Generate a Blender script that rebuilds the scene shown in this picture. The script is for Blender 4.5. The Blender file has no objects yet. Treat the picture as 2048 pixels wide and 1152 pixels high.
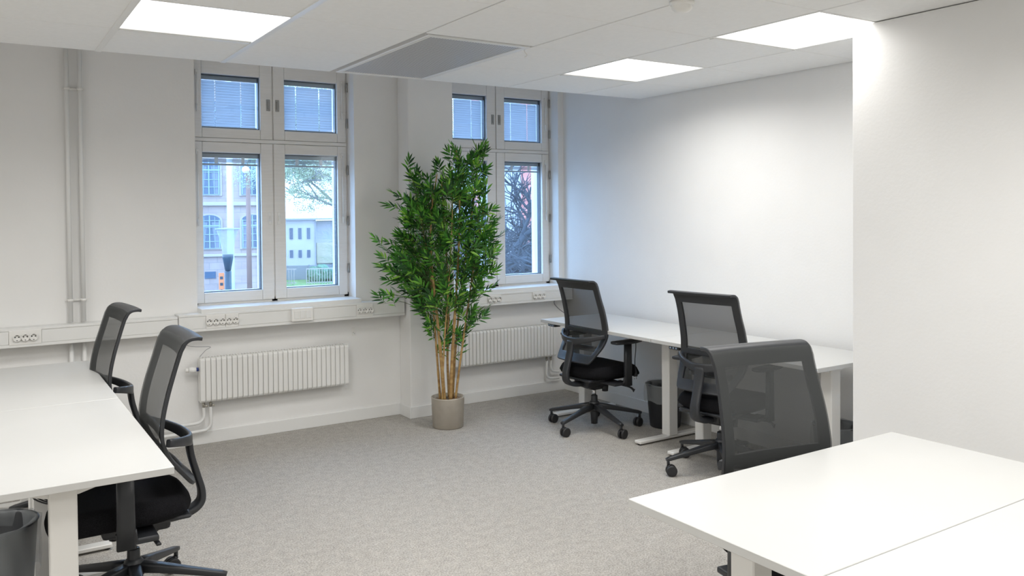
import bpy, bmesh, math, random
from mathutils import Vector, Matrix
PI = math.pi
COL = bpy.context.scene.collection
SC = bpy.context.scene

# ------------------------------------------------------------------ camera
CAM = Vector((-4.37575, -4.89766, 1.56174))
pitch, roll, yaw = -0.01923, -0.0086, 0.57512
fw = Vector((math.sin(yaw)*math.cos(pitch), math.cos(yaw)*math.cos(pitch), math.sin(pitch)))
rt0 = Vector((math.cos(yaw), -math.sin(yaw), 0)); up0 = rt0.cross(fw)
rt = math.cos(roll)*rt0 + math.sin(roll)*up0
up = -math.sin(roll)*rt0 + math.cos(roll)*up0
cd = bpy.data.cameras.new('camera'); cam = bpy.data.objects.new('camera', cd); COL.objects.link(cam)
M = Matrix((rt, up, -fw)).transposed().to_4x4(); M.translation = CAM; cam.matrix_world = M
cd.sensor_fit = 'HORIZONTAL'; cd.sensor_width = 36; cd.lens = 1664.86/2048*36
cd.shift_y = (457.44-576)/2048; cd.clip_start = .05; cd.clip_end = 500
SC.camera = cam

# ------------------------------------------------------------------ world, exposure
SC.view_settings.view_transform = 'Standard'; SC.view_settings.look = 'None'
SC.view_settings.gamma = 1; SC.view_settings.exposure = 0.88
try: SC.view_settings.use_curve_mapping = False
except Exception: pass
w = bpy.data.worlds.new('overcast_sky'); SC.world = w; w.use_nodes = True
bg = w.node_tree.nodes['Background']; bg.inputs[0].default_value = (.48, .69, 1.0, 1); bg.inputs[1].default_value = 4.3
PANEL_W = 8.8           # watts of each ceiling light panel

# ------------------------------------------------------------------ materials
def mat(name, col, rough=.5, metal=0, spec=.5, **k):
    m = bpy.data.materials.new(name); m.use_nodes = True
    b = m.node_tree.nodes['Principled BSDF']
    b.inputs['Base Color'].default_value = (*col, 1); b.inputs['Roughness'].default_value = rough
    b.inputs['Metallic'].default_value = metal; b.inputs['Specular IOR Level'].default_value = spec
    return m
def nd(m, t, **kw):
    n = m.node_tree.nodes.new(t)
    for a, v in kw.items(): setattr(n, a, v)
    return n
def ln(m, a, b): m.node_tree.links.new(a, b)
def noisy(name, c1, c2, scale, rough=.6, bump=0, detail=4, spec=.4, stretch=None, lo=.35, hi=.65, bscale=None, metal=0):
    m = mat(name, c1, rough, metal, spec); b = m.node_tree.nodes['Principled BSDF']
    tc = nd(m, 'ShaderNodeTexCoord'); src = tc.outputs['Object']
    if stretch:
        mp = nd(m, 'ShaderNodeMapping'); mp.inputs['Scale'].default_value = stretch; ln(m, src, mp.inputs[0]); src = mp.outputs[0]
    n = nd(m, 'ShaderNodeTexNoise'); n.inputs['Scale'].default_value = scale; n.inputs['Detail'].default_value = detail; ln(m, src, n.inputs['Vector'])
    r = nd(m, 'ShaderNodeValToRGB'); r.color_ramp.elements[0].position = lo; r.color_ramp.elements[1].position = hi
    r.color_ramp.elements[0].color = (*c1, 1); r.color_ramp.elements[1].color = (*c2, 1)
    ln(m, n.outputs[0], r.inputs[0]); ln(m, r.outputs[0], b.inputs['Base Color'])
    if bump:
        n2 = n
        if bscale:
            n2 = nd(m, 'ShaderNodeTexNoise'); n2.inputs['Scale'].default_value = bscale; ln(m, src, n2.inputs['Vector'])
        bp = nd(m, 'ShaderNodeBump'); bp.inputs['Strength'].default_value = bump; bp.inputs['Distance'].default_value = .01
        ln(m, n2.outputs[0], bp.inputs['Height']); ln(m, bp.outputs[0], b.inputs['Normal'])
    return m
WALL = noisy('wall_paint', (.83, .825, .81), (.85, .845, .83), 3, .75, .06, bscale=60)
CEIL = noisy('ceiling_tile', (.86, .86, .845), (.88, .88, .865), 40, .9, .03)
CEILB = mat('ceiling_backing', (.40, .40, .39), .9)
WHITE = mat('white_gloss_paint', (.80, .80, .785), .35)
TRUNK = mat('trunking_plastic', (.80, .80, .78), .35)
RADM = mat('radiator_enamel', (.80, .795, .77), .35)
SASH = noisy('painted_window_wood', (.80, .79, .765), (.83, .82, .80), 6, .45, .1, stretch=(1, 1, 12))
RUB = mat('dark_gasket', (.05, .06, .08), .5)
DESK = noisy('white_laminate', (.57, .57, .555), (.59, .59, .575), 2, .35, .02, bscale=200)
DLEG = mat('white_powder_coat', (.80, .79, .76), .4)
BLK = mat('black_plastic', (.022, .024, .028), .42)
BLK2 = mat('graphite_plastic', (.026, .028, .032), .4)
FAB = noisy('black_fabric', (.006, .006, .007), (.012, .012, .014), 300, .95, .1, spec=.1)
RUBW = mat('caster_rubber', (.02, .02, .022), .5)
CHR = mat('chrome', (.75, .76, .78), .18, 1)
BRASS = mat('valve_metal', (.45, .43, .38), .35, .8)
PORC = mat('socket_plastic', (.84, .83, .80), .35)
HOLE = mat('socket_hole', (.02, .02, .02), .6)
PLATE = mat('handle_plate_metal', (.38, .38, .37), .35, .6)
CAB = mat('grey_cable', (.30, .30, .31), .5)
BLUE = mat('blue_collar', (.04, .07, .25), .4)
CARPET = noisy('loop_carpet', (.31, .293, .268), (.53, .505, .465), 130, .97, .4, detail=4, spec=.1, lo=.34, hi=.66)
# a second larger mottling on the carpet
def carpet_extra():
    m = CARPET; b = m.node_tree.nodes['Principled BSDF']; link = b.inputs['Base Color'].links[0]; src = link.from_socket
    tc = [n for n in m.node_tree.nodes if n.type == 'TEX_COORD'][0]
    n = nd(m, 'ShaderNodeTexNoise'); n.inputs['Scale'].default_value = 22; n.inputs['Detail'].default_value = 5; ln(m, tc.outputs['Object'], n.inputs['Vector'])
    r = nd(m, 'ShaderNodeValToRGB'); r.color_ramp.elements[0].position = .3; r.color_ramp.elements[1].position = .7
    r.color_ramp.elements[0].color = (.88, .88, .88, 1); r.color_ramp.elements[1].color = (1.06, 1.06, 1.06, 1)
    mx = nd(m, 'ShaderNodeMix', data_type='RGBA', blend_type='MULTIPLY'); mx.inputs[0].default_value = 1
    ln(m, n.outputs[0], r.inputs[0]); ln(m, src, mx.inputs[6]); ln(m, r.outputs[0], mx.inputs[7]); ln(m, mx.outputs[2], b.inputs['Base Color'])
carpet_extra()
def emis(name, col, s):
    m = bpy.data.materials.new(name); m.use_nodes = True; t = m.node_tree; t.nodes.clear()
    e = t.nodes.new('ShaderNodeEmission'); o = t.nodes.new('ShaderNodeOutputMaterial')
    e.inputs[0].default_value = (*col, 1); e.inputs[1].default_value = s; t.links.new(e.outputs[0], o.inputs[0]); return m
LED = emis('led_diffuser', (1.0, .985, .96), 1.3)
def seethrough(name, col, fac, rough=.5, gloss=False, trans=(1, 1, 1)):
    m = bpy.data.materials.new(name); m.use_nodes = True; t = m.node_tree; t.nodes.clear()
    o = t.nodes.new('ShaderNodeOutputMaterial'); tr = t.nodes.new('ShaderNodeBsdfTransparent'); tr.inputs[0].default_value = (*trans, 1)
    if gloss:
        d = t.nodes.new('ShaderNodeBsdfGlossy'); d.inputs[0].default_value = (*col, 1); d.inputs['Roughness'].default_value = rough
    else:
        d = t.nodes.new('ShaderNodeBsdfPrincipled'); d.inputs['Base Color'].default_value = (*col, 1); d.inputs['Roughness'].default_value = rough
    mx = t.nodes.new('ShaderNodeMixShader'); mx.inputs[0].default_value = fac
    t.links.new(tr.outputs[0], mx.inputs[1]); t.links.new(d.outputs[0], mx.inputs[2]); t.links.new(mx.outputs[0], o.inputs[0]); return m
GLASS = seethrough('window_glass', (.9, .95, 1), .05, .02, True, (.93, .97, 1))
MESH = seethrough('chair_mesh_fabric', (.045, .048, .048), .79, .85)
BAG = seethrough('clear_bin_liner', (.62, .66, .68), .22, .25)
LAMPG = seethrough('lamp_glass', (.45, .5, .55), .22, .15)
BLIND = mat('blind_slat', (.50, .53, .56), .5)
def blindmat():
    b = BLIND.node_tree.nodes['Principled BSDF']; t = BLIND.node_tree
    tl = t.nodes.new('ShaderNodeBsdfTranslucent'); tl.inputs[0].default_value = (.55, .6, .68, 1)
    mx = t.nodes.new('ShaderNodeMixShader'); mx.inputs[0].default_value = .42
    o = t.nodes['Material Output']; t.links.new(b.outputs[0], mx.inputs[1]); t.links.new(tl.outputs[0], mx.inputs[2]); t.links.new(mx.outputs[0], o.inputs[0])
blindmat()
BRAIL = mat('blind_rail', (.42, .44, .46), .4)
CORD = mat('blind_cord', (.85, .88, .9), .6)
def leafmat():
    m = mat('bamboo_leaf', (.03, .1, .02), .45, spec=.45); t = m.node_tree; b = t.nodes['Principled BSDF']
    g = nd(m, 'ShaderNodeNewGeometry'); r = nd(m, 'ShaderNodeValToRGB'); e = r.color_ramp.elements
    e[0].color = (.010, .045, .014, 1); e[1].color = (.30, .55, .07, 1); e.new(.35).color = (.03, .14, .018, 1); e.new(.8).color = (.11, .36, .035, 1)
    ln(m, g.outputs['Random Per Island'], r.inputs[0]); ln(m, r.outputs[0], b.inputs['Base Color'])
    tl = nd(m, 'ShaderNodeBsdfTranslucent'); ln(m, r.outputs[0], tl.inputs[0]); mx = nd(m, 'ShaderNodeMixShader'); mx.inputs[0].default_value = .3
    ln(m, b.outputs[0], mx.inputs[1]); ln(m, tl.outputs[0], mx.inputs[2]); ln(m, mx.outputs[0], t.nodes['Material Output'].inputs[0]); return m
LEAF = leafmat()
CANE = noisy('bamboo_cane', (.30, .17, .06), (.48, .32, .13), 6, .5, .1, stretch=(1, 1, 6))
TWIG = mat('green_twig', (.07, .11, .03), .6)
POT = noisy('beige_metallic_pot', (.40, .36, .30), (.43, .39, .33), 20, .38, 0, spec=.6, metal=.25)
SOIL = noisy('bark_pebbles', (.10, .07, .05), (.34, .27, .21), 60, .8, .5)
def grille():
    m = mat('perforated_grille', (.7, .7, .7), .4); b = m.node_tree.nodes['Principled BSDF']
    tc = nd(m, 'ShaderNodeTexCoord'); v = nd(m, 'ShaderNodeTexVoronoi'); v.inputs['Scale'].default_value = 62; v.inputs['Randomness'].default_value = 0
    ln(m, tc.outputs['Object'], v.inputs['Vector']); r = nd(m, 'ShaderNodeValToRGB'); r.color_ramp.elements[0].position = .34; r.color_ramp.elements[1].position = .40
    r.color_ramp.elements[0].color = (.14, .14, .145, 1); r.color_ramp.elements[1].color = (.66, .66, .68, 1)
    ln(m, v.outputs['Distance'], r.inputs[0]); ln(m, r.outputs[0], b.inputs['Base Color']); return m
GRILLE = grille()

# ------------------------------------------------------------------ mesh helpers
def tag(o, label=None, cat=None, group=None, kind=None):
    if label: o['label'] = label
    if cat: o['category'] = cat
    if group: o['group'] = group
    if kind: o['kind'] = kind
    return o
def empty(name, loc=(0, 0, 0), rz=0, **k):
    o = bpy.data.objects.new(name, None); COL.objects.link(o); o.location = loc; o.rotation_euler = (0, 0, rz)
    o.empty_display_size = .05; return tag(o, **k)
class MB:
    def __init__(s): s.bm = bmesh.new(); s.mi = 0
    def _f(s, fs):
        for f in fs: f.material_index = s.mi
    def face(s, pts, sm=False):
        f = s.bm.faces.new([s.bm.verts.new(p) for p in pts]); f.material_index = s.mi; f.smooth = sm; return s
    def box(s, x0, x1, y0, y1, z0, z1, bev=0, seg=2, mtx=None):
        r = bmesh.ops.create_cube(s.bm, size=1); vs = r['verts']
        for v in vs: v.co = Vector((x0+(v.co.x+.5)*(x1-x0), y0+(v.co.y+.5)*(y1-y0), z0+(v.co.z+.5)*(z1-z0)))
        if bev:
            es = list({e for v in vs for e in v.link_edges}); r2 = bmesh.ops.bevel(s.bm, geom=es, offset=bev, segments=seg, profile=.5, affect='EDGES')
            vs = list({v for f in r2['faces'] for v in f.verts} | {v for v in vs if v.is_valid})
            vs = list({v for v in vs})
            seen = set(vs); st = list(vs)
            while st:
                v = st.pop()
                for e in v.link_edges:
                    o = e.other_vert(v)
                    if o not in seen: seen.add(o); st.append(o)
            vs = list(seen)
        s._f({f for v in vs for f in v.link_faces})
        if mtx:
            for v in vs: v.co = mtx @ v.co
        return s
    def cyl(s, p0, p1, r0, r1=None, n=16, cap=True, sm=True):
        return s.tube([p0, p1], [r0, r0 if r1 is None else r1], n, cap, sm)
    def tube(s, pts, rad, n=10, cap=True, sm=True, flat=None):
        pts = [Vector(p) for p in pts]
        if not isinstance(rad, (list, tuple)): rad = [rad]*len(pts)
        rings = []; ref = None
        for i, p in enumerate(pts):
            a = pts[max(0, i-1)]; b = pts[min(len(pts)-1, i+1)]; t = (b-a)
            if t.length < 1e-9: t = Vector((0, 0, 1))
            t.normalize()
            if ref is None:
                ref = Vector((0, 0, 1)) if abs(t.z) < .9 else Vector((1, 0, 0))
            u = (ref - t*ref.dot(t))
            if u.length < 1e-4: u = Vector((1, 0, 0)) - t*t.x
            u.normalize(); v = t.cross(u); ref = u
            r = rad[i]
            rings.append([s.bm.verts.new(p + (u*math.cos(2*PI*k/n) + v*math.sin(2*PI*k/n)*(flat or 1))*r) for k in range(n)])
        for i in range(len(rings)-1):
            for k in range(n):
                f = s.bm.faces.new((rings[i][k], rings[i][(k+1) % n], rings[i+1][(k+1) % n], rings[i+1][k])); f.smooth = sm; f.material_index = s.mi
        if cap:
            for rg in (rings[0][::-1], rings[-1]):
                f = s.bm.faces.new(rg); f.material_index = s.mi
        return s
    def bar(s, pts, side, ws, hs, sm=True, e=4.0, n=16):
        """super-ellipse bar swept along pts; width ws along the vector side, height hs across it"""
        pts = [Vector(p) for p in pts]; side = Vector(side).normalized(); N = len(pts)
        if not isinstance(ws, (list, tuple)): ws = [ws]*N
        if not isinstance(hs, (list, tuple)): hs = [hs]*N
        rings = []
        for i, p in enumerate(pts):
            t = (pts[min(N-1, i+1)] - pts[max(0, i-1)]).normalized()
            a = (side - t*side.dot(t)).normalized(); b = t.cross(a); rg = []
            for k in range(n):
                c, d = math.cos(2*PI*(k+.5)/n), math.sin(2*PI*(k+.5)/n)
                cx = math.copysign(abs(c)**(2/e), c); dy = math.copysign(abs(d)**(2/e), d)
                rg.append(s.bm.verts.new(p + a*cx*ws[i]/2 + b*dy*hs[i]/2))
            rings.append(rg)
        for i in range(N-1):
            for k in range(n):
                f = s.bm.faces.new((rings[i][k], rings[i][(k+1) % n], rings[i+1][(k+1) % n], rings[i+1][k])); f.smooth = sm; f.material_index = s.mi
        for rg in (rings[0][::-1], rings[-1]): 
            f = s.bm.faces.new(rg); f.material_index = s.mi
        return s
    def lathe(s, prof, c=(0, 0, 0), n=32, sm=True):
        rings = []
        for r, z in prof:
            rings.append([s.bm.verts.new((c[0]+r*math.cos(2*PI*k/n), c[1]+r*math.sin(2*PI*k/n), c[2]+z)) for k in range(n)])
        for i in range(len(rings)-1):
            for k in range(n):
                f = s.bm.faces.new((rings[i][k], rings[i][(k+1) % n], rings[i+1][(k+1) % n], rings[i+1][k])); f.smooth = sm; f.material_index = s.mi
        return s
    def grid(s, fn, nu, nv, mask=None, sm=True):
        vs = {}
        def V(i, j):
            if (i, j) not in vs: vs[i, j] = s.bm.verts.new(fn(i, j))
            return vs[i, j]
        for i in range(nu):
            for j in range(nv):
                if mask and not mask(i, j): continue
                f = s.bm.faces.new((V(i, j), V(i+1, j), V(i+1, j+1), V(i, j+1))); f.smooth = sm; f.material_index = s.mi
        return s
    def prism(s, poly, axis, a0, a1):
        """extrude a 2D polygon along axis"""
        def P(p, a): return {'x': (a, p[0], p[1]), 'y': (p[0], a, p[1]), 'z': (p[0], p[1], a)}[axis]
        A = [s.bm.verts.new(P(p, a0)) for p in poly]; B = [s.bm.verts.new(P(p, a1)) for p in poly]; n = len(poly)
        fs = [s.bm.faces.new(A), s.bm.faces.new(B[::-1])] + [s.bm.faces.new((A[i], B[i], B[(i+1) % n], A[(i+1) % n])) for i in range(n)]
        s._f(fs); return s
    def build(s, name, m, parent=None, solid=0, bev=0, offset=0, **k):
        me = bpy.data.meshes.new(name)
        if not solid: bmesh.ops.recalc_face_normals(s.bm, faces=s.bm.faces[:])
        s.bm.to_mesh(me); s.bm.free()
        for x in (m if isinstance(m, (list, tuple)) else [m]): me.materials.append(x)
        o = bpy.data.objects.new(name, me); COL.objects.link(o)
        if parent: o.parent = parent
        if solid:
            md = o.modifiers.new('solid', 'SOLIDIFY'); md.thickness = solid; md.offset = offset
        if bev:
            md = o.modifiers.new('bevel', 'BEVEL'); md.width = bev; md.segments = 2; md.limit_method = 'ANGLE'
        return tag(o, **k)
def children(o): return [c for c in bpy.data.objects if c.parent == o]
def copy_tree(o, parent=None):
    c = o.copy(); COL.objects.link(c)
    if parent: c.parent = parent
    for ch in children(o): copy_tree(ch, c)
    return c
def rnd_path(pts, k=6):
    """Catmull-Rom smoothing"""
    pts = [Vector(p) for p in pts]; out = []
    P = [pts[0]*2-pts[1]] + pts + [pts[-1]*2-pts[-2]]
    for i in range(1, len(P)-2):
        for j in range(k):
            t = j/k; a, b, c, d = P[i-1], P[i], P[i+1], P[i+2]
            out.append(.5*((2*b)+(c-a)*t+(2*a-5*b+4*c-d)*t*t+(3*b-a-3*c+d)*t**3))
    out.append(pts[-1]); return out

# ------------------------------------------------------------------ room shell
YW, ZC, ZT = 1.011, 2.4356, 2.95
WY = 1.141                       # inner face of the window frames
W1 = (-3.10, -1.955); W2 = (-1.175, -.058); WZ0, WZ1 = .905, 2.70
XL, YB = -7.2, -8.4
S = dict(kind='structure')
MB().box(XL, 0, YB, YW, -.1, 0).build('floor', CARPET, **S)
wb = MB(); T = .42
for a, b in ((XL-.2, W1[0]), (W1[1], W2[0]), (W2[1], .2)): wb.box(a, b, YW, YW+T, -.1, ZT)
for a, b in (W1, W2): wb.box(a, b, YW, YW+T, -.1, WZ0); wb.box(a, b, YW, YW+T, WZ1, ZT)
wb.build('wall_window_side', WALL, **S)
MB().box(-1.595, -1.208, .828, YW, 0, ZT, .006).build('wall_pilaster', WALL, **S)
MB().box(0, .2, YB, YW+.0, -.1, ZT).build('wall_right', WALL, **S)
MB().box(-.838, 0, YB, -2.44, 0, ZC-.004, .003).build('wall_partition', WALL, **S)
MB().box(XL-.2, XL, YB, YW, -.1, ZT).build('wall_left', WALL, **S)
MB().box(XL-.2, .2, YB-.2, YB, -.1, ZT).build('wall_back', WALL, **S)
MB().box(XL-.2, .2, YB-.2, YW+T, ZT, ZT+.15).build('ceiling_slab', WALL, **S)
TL = .6418                       # ceiling tile module
XG = [-.594 - TL*k for k in range(0, 11)]      # grid lines along y
YG = [-.6303 - TL*k for k in range(0, 13)]
xs = [0] + XG; ys = [0] + YG
lights = [(5, 1), (1, 1), (1, 3), (5, 3), (9, 1), (9, 3), (9, 5), (3, 5), (3, 7), (6, 8), (9, 8), (4, 10)]  # first three are in view; later ones unseen, some added for fill light
vents = [(3, 0), (3, 1)]
xs = [x for x in xs if x > XL] + [XL]; ys = [y for y in ys if y > YB] + [YB]
cb = MB()
for i in range(len(xs)-1):
    for j in range(len(ys)-1):
        if (i, j) in lights or (i, j) in vents: continue
        gx, gy = .0048, .0020
        cb.box(xs[i+1]+gx, xs[i]-gx, ys[j+1]+gy, ys[j]-(gy if j else 0), ZC, ZC+.02, .0022, 1)
cb.build('ceiling', CEIL, **S)
bk = MB()
bx0 = [x for x in xs]
for i in range(len(xs)-1):
    for j in range(len(ys)-1):
        if (i, j) in lights or (i, j) in vents: continue
        bk.box(xs[i+1], xs[i], ys[j+1], ys[j]-(0 if j else .004), ZC+.0205, ZC+.03)
bk.build('ceiling_grid', CEILB, **S)
k_ = 0
for xr in (XG[4], XG[5]):
    k_ += 1; MB().box(xr-.016, xr+.016, YB, -.001, ZC-.004, ZC+.012, .002, 1).build('trim_%d' % k_, WHITE, **S)
for (i, j) in lights[:3]:
    k_ += 1; MB().box(xs[i+1]+.018, xs[i]-.018, ys[j]+.001, ys[j]+.030, ZC-.004, ZC+.012, .002, 1).build('trim_%d' % k_, WHITE, **S)
# baseboards
BH, BT = .088, .014
def base(name, x0, x1, y0, y1): MB().box(x0, x1, y0, y1, 0, BH, .003).build(name, WHITE, **S)
base('baseboard_window_left', XL, -1.595, YW-BT, YW)
base('baseboard_pilaster_left', -1.595-BT, -1.595, .828-BT, YW-BT)
base('baseboard_pilaster_front', -1.595, -1.208, .828-BT, .828)
base('baseboard_pilaster_right', -1.208, -1.208+BT, .828-BT, YW-BT)
base('baseboard_window_right', -1.208+BT, -BT, YW-BT, YW)
base('baseboard_right', -BT, 0, -2.44, YW)
base('baseboard_partition', -.838-BT, -.838, YB, -2.44)
MB().box(-.838, -BT, -2.44, -2.44+BT, 0, BH, .003).build('baseboard_partition_end', WHITE, **S)

# ------------------------------------------------------------------ windows
def hinge(mb, x, z):
    mb.cyl((x, WY-.012, z-.035), (x, WY-.012, z+.035), .008, n=10)
def make_window(name, x0, x1, idx):
    root = empty(name, (0, 0, 0), kind='structure')
    c = (x0+x1)/2; z0, z1 = WZ0+.028, WZ1; tz0, tz1 = 2.079, 2.104
    fr = MB()                                     # outer frame
    d0, d1 = WY+.012, WY+.13
    fr.box(x0, x0+.035, d0, d1, z0, z1); fr.box(x1-.035, x1, d0, d1, z0, z1)
    fr.box(x0, x1, d0, d1, z0, z0+.03); fr.box(x0, x1, d0, d1, z1-.035, z1)
    fr.box(x0+.004, x1-.012, WY-.004, d1, tz0, tz1, .003); fr.box(c-.02, c+.02, d0, d1, z0, z1)
    fr.build('window_frame', SASH, root)
    sill = MB().box(x0, x1, YW-.11, d1, WZ0-.01, WZ0+.028, .004); sill.build('window_sill', WHITE, root)
    k = 0
    for (a, b, side) in ((x0+.012, c-.004, -1), (c+.004, x1-.012, 1)):
        for (p, q, low) in ((z0+.014, tz0-.002, 1), (tz1+.002, z1-.012, 0)):
            if low: gz0, gz1 = 1.019, 2.004
            else: gz0, gz1 = 2.174, 2.553
            if side < 0: gx0, gx1 = x0+.075, c-.090
            else: gx0, gx1 = c+.086, x1-.080
            sb = MB()
            B = .003
            sb.box(a, gx0, WY, WY+.06, p, q, B, 1); sb.box(gx1, b, WY, WY+.06, p, q, B, 1)
            sb.box(gx0+.0012, gx1-.0012, WY+.001, WY+.06, p, gz0, B, 1); sb.box(gx0+.0012, gx1-.0012, WY+.001, WY+.06, gz1, q, B, 1)
            # outer coupled sash
            for (e0, e1, g0, g1) in ((a, gx0+.004, p, q), (gx1-.004, b, p, q), (gx0, gx1, p, gz0+.004), (gx0, gx1, gz1-.004, q)):
                sb.box(e0, e1, WY+.075, WY+.12, g0, g1)
            so = sb.build('sash', SASH, root)
            gk = MB()
            for (e0, e1, g0, g1) in ((gx0, gx0+.006, gz0, gz1), (gx1-.006, gx1, gz0, gz1), (gx0, gx1, gz0, gz0+.005), (gx0, gx1, gz1-.006, gz1)):
                gk.box(e0, e1, WY+.030, WY+.074, g0, g1)
            gk.build('gasket', RUB, so)
            MB().box(gx0, gx1, WY+.024, WY+.028, gz0, gz1).build('pane', GLASS, so)
            MB().box(gx0, gx1, WY+.092, WY+.096, gz0, gz1).build('pane', GLASS, so)
            # fittings
            hx = (c-.033) if side < 0 else (c+.033); hz = (2.355 if not low else 1.535)
            hb = MB()
            if low: hb.box(hx-.011, hx+.011, WY-.006, WY, hz-.045, hz+.045, .003); hb.box(hx-.004, hx+.004, WY-.02, WY-.005, hz-.02, hz+.02, .003)
            else: hb.box(hx-.014, hx+.014, WY-.005, WY, hz-.042, hz+.042, .003); hb.box(hx-.005, hx+.005, WY-.012, WY-.004, hz-.028, hz+.028, .002)
            hb.build('sash_lock', PORC if low else PLATE, so)
            ob = MB(); ox = (x0+.042) if side < 0 else (x1-.047)      # blind operating rod
            zt = gz1-.0; L = (.46 if low else .22)
            ob.cyl((ox, WY-.014, zt), (ox, WY-.014, zt-L), .004, n=8); ob.cyl((ox, WY-.014, zt-L), (ox, WY-.014, zt-L-.05), .008, .005, n=8)
            ob.box(ox-.01, ox+.01, WY-.014, WY, zt-.02, zt+.02, .003)
            ob.build('blind_wand', PORC, so)
            hg = MB(); hxx = x1-.008 if side > 0 else x0+.008
            for f in ((.18, .5, .84) if low else (.25, .72)): hinge(hg, hxx, p+(q-p)*f)
            hg.build('hinge', PLATE, so)
            # blinds between the two panes
            yb = WY+.062
            up_ = 'upper' if not low else 'lower'; lr = 'left' if side < 0 else 'right'
            wn = 'the window behind the radiator and pipes' if idx == 1 else 'the window behind the bamboo plant'
            wn = 'left window' if idx == 1 else 'window behind the bamboo plant'
            bl = empty('venetian_blind', ((gx0+gx1)/2, yb, gz1), 0,
                label=('closed' if not low else 'raised') + ' grey-blue venetian blind in the %s %s sash of the %s' % (up_, lr, wn),
                cat='blind', group='closed venetian blinds' if not low else 'raised venetian blinds')
            hw = (gx1-gx0)/2-.008
            MB().box(-hw, hw, -.011, .011, -.034, -.006, .002).build('headrail', BRAIL, bl)
            s = MB()
            if low:
                for i in range(7): s.box(-hw+.004, hw-.004, -.011, .011, -.042-i*.004, -.0405-i*.004)
                zb = -.076
                cx_ = (-.5*hw, .45*hw)
                for cxx in cx_: MB().box(cxx-.012, cxx+.012, -.0125, -.011, -.075, -.03).build('ladder_tape', CORD, bl)
            else:
                H = gz1-gz0; zb = -(H-.016); n = 17
                for i in range(n):
                    z = -.05 - i*(H-.075)/(n-1)
                    for xa, xb in ((-hw+.006, -.5*hw-.003), (-.5*hw+.003, .42*hw-.003), (.42*hw+.003, hw-.012)):
                        s.face([(xa, -.006, z-.0115), (xb, -.006, z-.0115), (xb, -.0015, z), (xa, -.0015, z)])
                        s.face([(xa, -.0015, z), (xb, -.0015, z), (xb, .006, z+.0125), (xa, .006, z+.0125)])
                for cxx in (-.5*hw, .42*hw):
                    cbm = MB()
                    for i in range(n): cbm.box(cxx-.0035, cxx+.0035, -.0085, -.0075, -.055-i*(H-.075)/(n-1), -.049-i*(H-.075)/(n-1))
                    cbm.build('ladder_cord', CORD, bl)
            s.build('slats', BLIND, bl)
            MB().box(-hw+.004, hw-.004, -.010, .010, zb-.012, zb, .002).build('bottom_rail', BRAIL, bl)
    return root
make_window('window_1', W1[0], W1[1], 1)
make_window('window_2', W2[0], W2[1], 2)

# ------------------------------------------------------------------ ceiling lights, vent, detector
def ceiling_light(i, j, label):
    x0, x1, y0, y1 = xs[i+1], xs[i], ys[j+1], ys[j]; cx, cy = (x0+x1)/2, (y0+y1)/2
    t = empty('ceiling_light', (cx, cy, ZC), 0, label=label, cat='ceiling light', group='flat square light panels in the ceiling' if (i, j) in LBL else 'light panels outside the photo')
    h = TL/2-.001; f = .014; m = MB()
    for a in ((-h, h, -h, -h+f), (-h, h, h-f, h), (-h, -h+f, -h+f, h-f), (h-f, h, -h+f, h-f)): m.box(*a, -.001, .03, .002, 1)
    m.build('light_frame', WHITE, t)
    MB().box(-h+f, h-f, -h+f, h-f, .004, .012).build('diffuser', LED, t)
    ld = bpy.data.lights.new('panel_light', 'AREA'); ld.shape = 'SQUARE'; ld.size = 2*(h-f)-.01; ld.energy = PANEL_W*(.42 if (i, j) == (1, 3) else 1); ld.color = (1, .985, .96); ld.spread = 160*PI/180
    lo = bpy.data.objects.new('panel_light', ld); COL.objects.link(lo); lo.parent = t; lo.location = (0, 0, .002)
LBL = {(5, 1): 'square white light panel in the ceiling in front of the left window', (1, 1): 'square white light panel beside the perforated ceiling vent',
       (1, 3): 'square white light panel cut off by the jutting wall corner'}
for i, j in lights: ceiling_light(i, j, LBL.get((i, j), 'square white light panel in the ceiling, outside the photo'))
x0, x1, y0, y1 = xs[4], xs[3], ys[2], 0
vt = empty('ceiling_vent', ((x0+x1)/2, (y0+y1)/2, ZC), 0, label='long perforated metal air vent set in the ceiling by the window wall', cat='vent')
hx, hy = (x1-x0)/2, (y1-y0)/2
m = MB(); f = .032; ax0, ax1, ay0, ay1 = -hx+.03, hx-.008, -hy+.022, hy-.012
for a in ((ax0, ax1, ay0, ay0+f), (ax0, ax1, ay1-f, ay1), (ax0, ax0+f, ay0+f, ay1-f), (ax1-f, ax1, ay0+f, ay1-f)): m.box(*a, -.004, .03, .003, 1)
m.build('vent_frame', WHITE, vt)
MB().box(ax0+f, ax1-f, ay0+f, ay1-f, .002, .006).build('perforated_plate', GRILLE, vt)
MB().box(-hx, hx, -hy, hy, .055, .06).build('vent_housing', HOLE, vt)
hk = MB(); hk.tube(rnd_path([(0, 0, 0), (.0, 0, -.014), (.012, 0, -.026), (.012, 0, -.036), (.0, 0, -.042)]), .0028, 8)
hko = hk.build('ceiling_hook', PORC); hko.location = (x1-.004, -1.19, ZC); tag(hko, 'tiny white hook hanging from the ceiling between vent and light panel', 'hook')
sd = empty('smoke_detector', (-1.877, -2.36, ZC), 0, label='round white smoke detector dome on the ceiling', cat='smoke detector')
MB().lathe([(0, -.001), (.052, -.001), (.052, -.012), (.045, -.018), (0, -.018)]).build('mounting_plate', PORC, sd)
MB().lathe([(.043, -.018), (.042, -.030), (.030, -.042), (.012, -.047), (0, -.047)]).build('sensor_dome', PORC, sd)

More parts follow.
